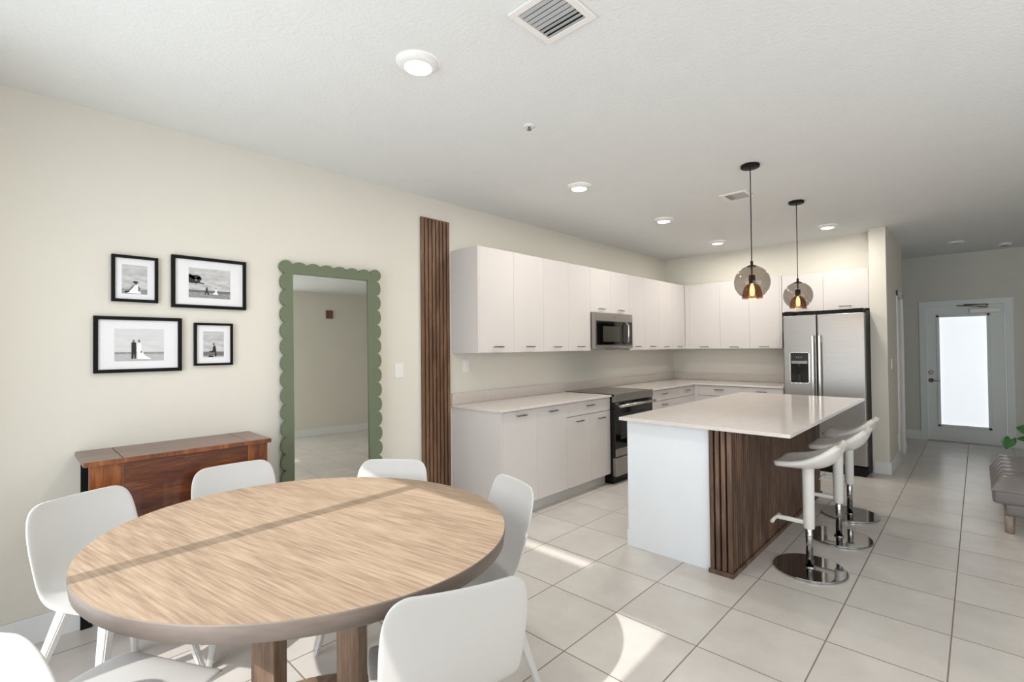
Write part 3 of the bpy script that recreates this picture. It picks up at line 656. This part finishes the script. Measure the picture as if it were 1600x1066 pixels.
for i, c in enumerate(cc):
    prv, nxt = cc[i-1], cc[(i+1) % n]
    m0 = ((c[0]+prv[0])/2, (c[1]+prv[1])/2); m1 = ((c[0]+nxt[0])/2, (c[1]+nxt[1])/2)
    o_ = out_dir(c); corner = abs(c[0]) > w-.03 and not (.03 < c[1] < h-.03)
    if corner: c = (c[0]-math.copysign(.008, c[0]), c[1]-(.006 if c[1] > h/2 else -.006))
    r0 = math.hypot(m0[0]-c[0], m0[1]-c[1]); r1 = math.hypot(m1[0]-c[0], m1[1]-c[1])
    a0 = math.atan2(m0[1]-c[1], m0[0]-c[0]); a1 = math.atan2(m1[1]-c[1], m1[0]-c[0])
    # go clockwise from a0 to a1 through o_
    da = (a0-a1) % (2*PI)
    K = 13 if corner else 9
    for k in range(K):
        t_ = k/(K-1); a = a0-da*t_; rr = (r0+(r1-r0)*t_)
        flat = 1.0 if corner else .62
        x_, z_ = rr*math.cos(a), rr*math.sin(a)
        if not corner:
            if abs(math.cos(o_)) > .5: x_ *= flat
            else: z_ *= flat
        P.append((c[0]+x_, c[1]+z_))
Q = [P[0]]
for p_ in P[1:]:
    if math.hypot(p_[0]-Q[-1][0], p_[1]-Q[-1][1]) > 1e-4: Q.append(p_)
if math.hypot(Q[0][0]-Q[-1][0], Q[0][1]-Q[-1][1]) < 1e-4: Q.pop()
# frame with a hole: solid outline behind, raised ring in front made by strips
bmf = MB(); bmf.prism(Q, 0.0, .006, M['green'], 'x')
inner = [(iw0, .085), (iw1, .085), (iw1, 1.975), (iw0, 1.975)]
bm = bmf.bm
# ring: connect outline to inner rectangle with triangle fill
k = bmf.mi(M['green'])
ov = [bm.verts.new((.026, a, b)) for a, b in Q]; iv = [bm.verts.new((.026, a, b)) for a, b in inner]
es = [bm.edges.new((ov[i], ov[(i+1) % len(ov)])) for i in range(len(ov))]+[bm.edges.new((iv[i], iv[(i+1) % 4])) for i in range(4)]
rf = bmesh.ops.triangle_fill(bm, edges=es, use_beauty=True, use_dissolve=False)
for g in rf['geom']:
    if isinstance(g, bmesh.types.BMFace): g.material_index = k
ob = [bm.verts.new((.006, a, b)) for a, b in Q]; ib = [bm.verts.new((.006, a, b)) for a, b in inner]
for V_, Bv in ((ov, ob), (iv, ib)):
    for i in range(len(V_)):
        f = bm.faces.new((V_[i], V_[(i+1) % len(V_)], Bv[(i+1) % len(V_)], Bv[i])); f.material_index = k
bmf.build('frame', mr)
MB().box((.0065, iw0+.001, .086), (.012, iw1-.001, 1.974), M['mirror']).build('mirror_glass', mr)

# ------------------------------------------------------------------ slatted wood strip on the wall
sp_ = MB(); sp_.box((.001, 2.415, .0), (.010, 2.715, 2.583), M['felt'])
for i in range(8): sp_.box((.009, 2.412+i*.0386, .0), (.022, 2.412+i*.0386+.027, 2.584), M['walnut'], .0015)
tag(sp_.build('slat_wall_panel'), 'tall narrow walnut slat panel on the wall between the mirror and the cabinets', 'wall panel')

# ------------------------------------------------------------------ switches, outlets
def plate(name, label, y, z, x=0, two=False):
    t = thing(name, label, 'switch' if 'switch' in name else 'outlet', (x, y, z))
    MB().box((.0005, -.04, -.06), (.006, .04, .06), M['white_plastic'], .002).build('cover_plate', t)
    MB().box((.005, -.017, -.034), (.009, .017, .034), M['white_plastic'], .001).build('rocker' if 'switch' in name else 'socket', t)
plate('light_switch', 'white wall switch right of the green mirror', 2.20, 1.275)
plate('wall_outlet', 'white outlet plate under the wall cabinets near the slatted strip', 2.905, 1.29)
plate('light_switch', 'white wall switch on the hall corner beside the refrigerator', 6.94, 1.22, 2.769)
plate('wall_outlet', 'white outlet low on the hall wall above the baseboard', 7.43, .29, 2.769)
tag(MB().box((XR-.02, 3.55, 2.26), (XR-.001, 3.68, 2.42), M['brownplate'], .003).build('wall_plate'), 'small square brown plate on the far wall, seen in the mirror', 'wall plate')

# ------------------------------------------------------------------ ceiling fittings
def downlight(label, x, y, on=True, r=.095, power=15):
    t = thing('downlight', label, 'ceiling light', (x, y, H), group='round recessed ceiling lights')
    MB().lathe([(r, -.001), (r*.99, -.005), (r*.90, -.014), (r*.68, -.027), (r*.64, -.025)], M['white_plastic'], seg=40, caps=False).build('trim_ring', t)
    MB().lathe([(.001, -.0255), (r*.65, -.0255)], M['lamp'] if on else M['alu'], seg=40, caps=False).build('lens', t)
    if on:
        l = light('downlight_lamp', 'AREA', (0, 0, -.03), power, (1, .95, .87), shape='DISK', size=r*1.5); l.parent = t
    return t
downlight('round white ceiling light nearest the camera', 1.637, 1.285)
downlight('round ceiling light second nearest the camera, over the end of the cabinets', 1.133, 3.173)
downlight('round ceiling light above the range, third along the kitchen row', 1.133, 4.617)
downlight('round ceiling light farthest along the kitchen row, near the back corner', 1.104, 6.095)
downlight('round ceiling light in front of the refrigerator', 2.307, 6.152)
downlight('unlit round ceiling fitting in the entry hall', 3.321, 8.32, on=False, r=.09)
sd = thing('smoke_detector', 'small round smoke detector on the hall ceiling near the front door', 'smoke detector', (3.797, 8.907, H))
MB().lathe([(.07, 0), (.07, -.012), (.06, -.03), (.02, -.036)], M['white_plastic'], seg=32).build('housing', sd)
MB().lathe([(.045, -.030), (.045, -.037), (.02, -.038)], M['handle'], seg=32).build('grille', sd)
def vent(label, x, y, rz, w=.125):
    t = thing('ceiling_vent', label, 'vent', (x, y, H), rz, 'square aluminium ceiling vents')
    MB().box((-w+.02, -w+.02, -.003), (w-.02, w-.02, -.001), M['vent_dark']).build('backing', t)
    f = MB(); b = .03
    for a, c in (((-w, -w, -.012), (w, -w+b, -.001)), ((-w, w-b, -.012), (w, w, -.001)), ((-w, -w+b, -.012), (-w+b, w-b, -.001)), ((w-b, -w+b, -.012), (w, w-b, -.001))): f.box(a, c, M['white_plastic'], .003)
    f.build('frame', t)
    for i in range(8):
        yy = -w+b+.012+i*(2*w-2*b-.02)/7
        MB().box((-w+b, yy-.0085, -.0115), (w-b, yy+.0085, -.010), M['alu'], rot=Matrix.Rotation(math.radians(-12 if i < 5 else 12), 3, 'X')).build('louvre', t)
    return t
vent('square ceiling vent with angled louvres at the top edge, nearest the camera', 2.295, 1.46, 0)
vent('smaller-looking square ceiling vent near the pendant lights', 1.98, 4.33, PI/2, .115)
sk = thing('sprinkler', 'small fire sprinkler head in the ceiling', 'sprinkler', (1.572, 2.104, H))
MB().lathe([(.035, 0), (.035, -.004), (.02, -.006)], M['white_plastic'], seg=28).build('escutcheon', sk)
MB().lathe([(.006, -.004), (.006, -.02), (.014, -.022), (.014, -.025)], M['handle'], seg=16).build('deflector', sk)

# ------------------------------------------------------------------ pendants
def pendant(label, x, y, zb=1.79):
    t = thing('pendant_light', label, 'pendant light', (x, y, H), group='smoked glass pendant lights over the island')
    MB().lathe([(.062, -.001), (.065, -.004), (.065, -.018), (.060, -.022), (.01, -.023)], M['black'], seg=40).build('canopy', t)
    z = zb-H; top = z+.245
    MB().tube([(0, 0, -.02), (0, 0, top+.01)], .0035, M['black'], 8).build('cord', t)
    R = .122; cz = z+.118; pr = []
    for i in range(19):
        a = math.radians(90-172*i/18+0) if False else math.radians(86-(86+76)*i/18)
        pr.append((R*math.cos(a)*1.0, cz+R*math.sin(a)))
    pr[-1] = (pr[-1][0], pr[-1][1])
    g = MB().lathe([p for p in pr if p[1] > z], M['smoke'], seg=48, caps=False).build('glass_shade', t)
    MB().lathe([(.006, top+.03), (.010, top+.025), (.010, top), (.032, top-.006), (.030, top-.012)], M['socket'], seg=24).tube([(0, 0, top), (0, 0, z+.17)], .006, M['socket'], 10).build('cap', t)
    MB().lathe([(.012, z+.175), (.022, z+.17), (.022, z+.115), (.018, z+.11)], M['socket'], seg=24).build('socket', t)
    pr = [(.02, z+.113), (.035, z+.106), (.052, z+.085), (.062, z+.055), (.068, z+.02), (.071, z+.002)]
    MB().lathe(pr, M['copper_glass'], seg=40, caps=False).build('inner_shade', t)
    MB().lathe([(.004, z+.11), (.012, z+.09), (.017, z+.06), (.014, z+.03), (.004, z+.02)], M['bulb'], seg=20).build('bulb', t)
    l = light('pendant_lamp', 'POINT', (0, 0, z+.0), 2.5, (1, .75, .45), shadow_soft_size=.03); l.parent = t
    return t
M['copper_glass'] = glass('amber_glass', (.62, .36, .22, 1))
pendant('black-corded smoked glass globe pendant nearer the camera', 2.31, 3.67)
pendant('smoked glass globe pendant farther away, towards the refrigerator', 2.307, 4.90, 1.785)

# ------------------------------------------------------------------ futon and plant
fu = thing('futon', 'grey leather tufted futon at the right edge', 'sofa', (4.4, 5.65, 0))
x0, x1, y0, y1 = 3.57-4.4, 1.05, 5.13-5.65, .50
cu = MB(); nr = 6; step = (y1-y0)/nr
def cush(i, j, NX=28, NY=36):
    u, v = i/(NX-1), j/(NY-1); x = x0+(x1-x0)*u; y = y0+(y1-y0)*v
    edge = min(1, min(u*(x1-x0), (1-u)*(x1-x0), v*(y1-y0), (1-v)*(y1-y0))/.06); round_ = math.sqrt(max(0, 1-(1-edge)**2))
    tuft = abs(math.sin(PI*v*nr))**.5; tx = abs(math.sin(PI*(x-x0)/.34))**.5
    return (x, y, .32+.125*round_+.015*(tuft-1)*edge+.012*(tx-1)*edge)
mb = seat_surface(28, 36, lambda i, j: cush(i, j), 0, M['leather'])
mb.build('seat_cushion', fu, smooth=True)
MB().box((x0+.004, y0+.004, .22), (x1-.004, y1-.004, .335), M['leather'], .035, seg=4).build('cushion_side', fu)
MB().box((x0+.07, y0+.03, .13), (x1-.07, y1-.03, .235), M['leather'], .03, seg=3).build('base_frame', fu)
for px, py in ((x0+.10, y0+.06), (x0+.10, y1-.06), (x1-.1, y0+.06), (x1-.1, y1-.06)):
    MB().lathe([(.024, 0), (.028, .004), (.032, .135)], M['leg_wood'], c=(px, py, 0), seg=20).build('leg', fu)
pl = thing('potted_plant', 'green leafy plant in a white pot at the right edge, by the futon', 'plant', (3.87, 5.75, .452))
MB().lathe([(.04, .0), (.05, .004), (.062, .11), (.058, .115), (.05, .10)], M['white_plastic'], seg=32).build('pot', pl)
def leaf_mesh(name, base, tip, width, up, parent):
    base = Vector(base); tip = Vector(tip); d = tip-base; L = d.length; d.normalize(); up = Vector(up).normalized(); sd_ = d.cross(up).normalized(); up = sd_.cross(d)
    mb = MB(); N = 10; k = mb.mi(M['leaf']); rows = []
    for i in range(N+1):
        t_ = i/N; wv = width*(math.sin(PI*min(1, t_*.92+.08)**.75))**.9 if t_ < 1 else 0.0005
        back = -.12*L*(1 if i == 0 else 0)
        row = []
        for s in (-1, -.5, 0, .5, 1):
            bk = -.22*L*abs(s)**1.2*max(0, 1-t_*3.2)
            row.append(mb.bm.verts.new(base+d*(L*t_+bk)+sd_*wv*s+up*(.10*L*math.sin(PI*t_)*.5+abs(s)*wv*.22)))
        rows.append(row)
    for a, b in zip(rows, rows[1:]):
        for j in range(4):
            f = mb.bm.faces.new((a[j], a[j+1], b[j+1], b[j])); f.material_index = k; f.smooth = True
    o = mb.build(name, parent); m = o.modifiers.new('t', 'SOLIDIFY'); m.thickness = .0015; return o
LV = [((-.17, -.10, .20), (-.20, -.16, .12), .045), ((-.05, -.12, .27), (-.14, -.10, .30), .055), ((-.04, -.1, .20), (-.14, -.10, .205), .035), ((.05, -.02, .30), (.12, .04, .26), .05), ((.02, .08, .33), (.02, .17, .30), .05), ((.08, -.1, .22), (.16, -.16, .18), .05)]
for b_, t_, w_ in LV:
    MB().tube([(0, 0, .09), (b_[0]*.4, b_[1]*.4, .09+(b_[2]-.09)*.6), b_], .003, M['stem'], 6).build('stem', pl)
    vw = (Vector((3.513, 0, 1.45))-Vector((3.87, 5.75, .6))).normalized()
    leaf_mesh('leaf', b_, t_, w_, (vw.x*.6, vw.y*.6, .75), pl)
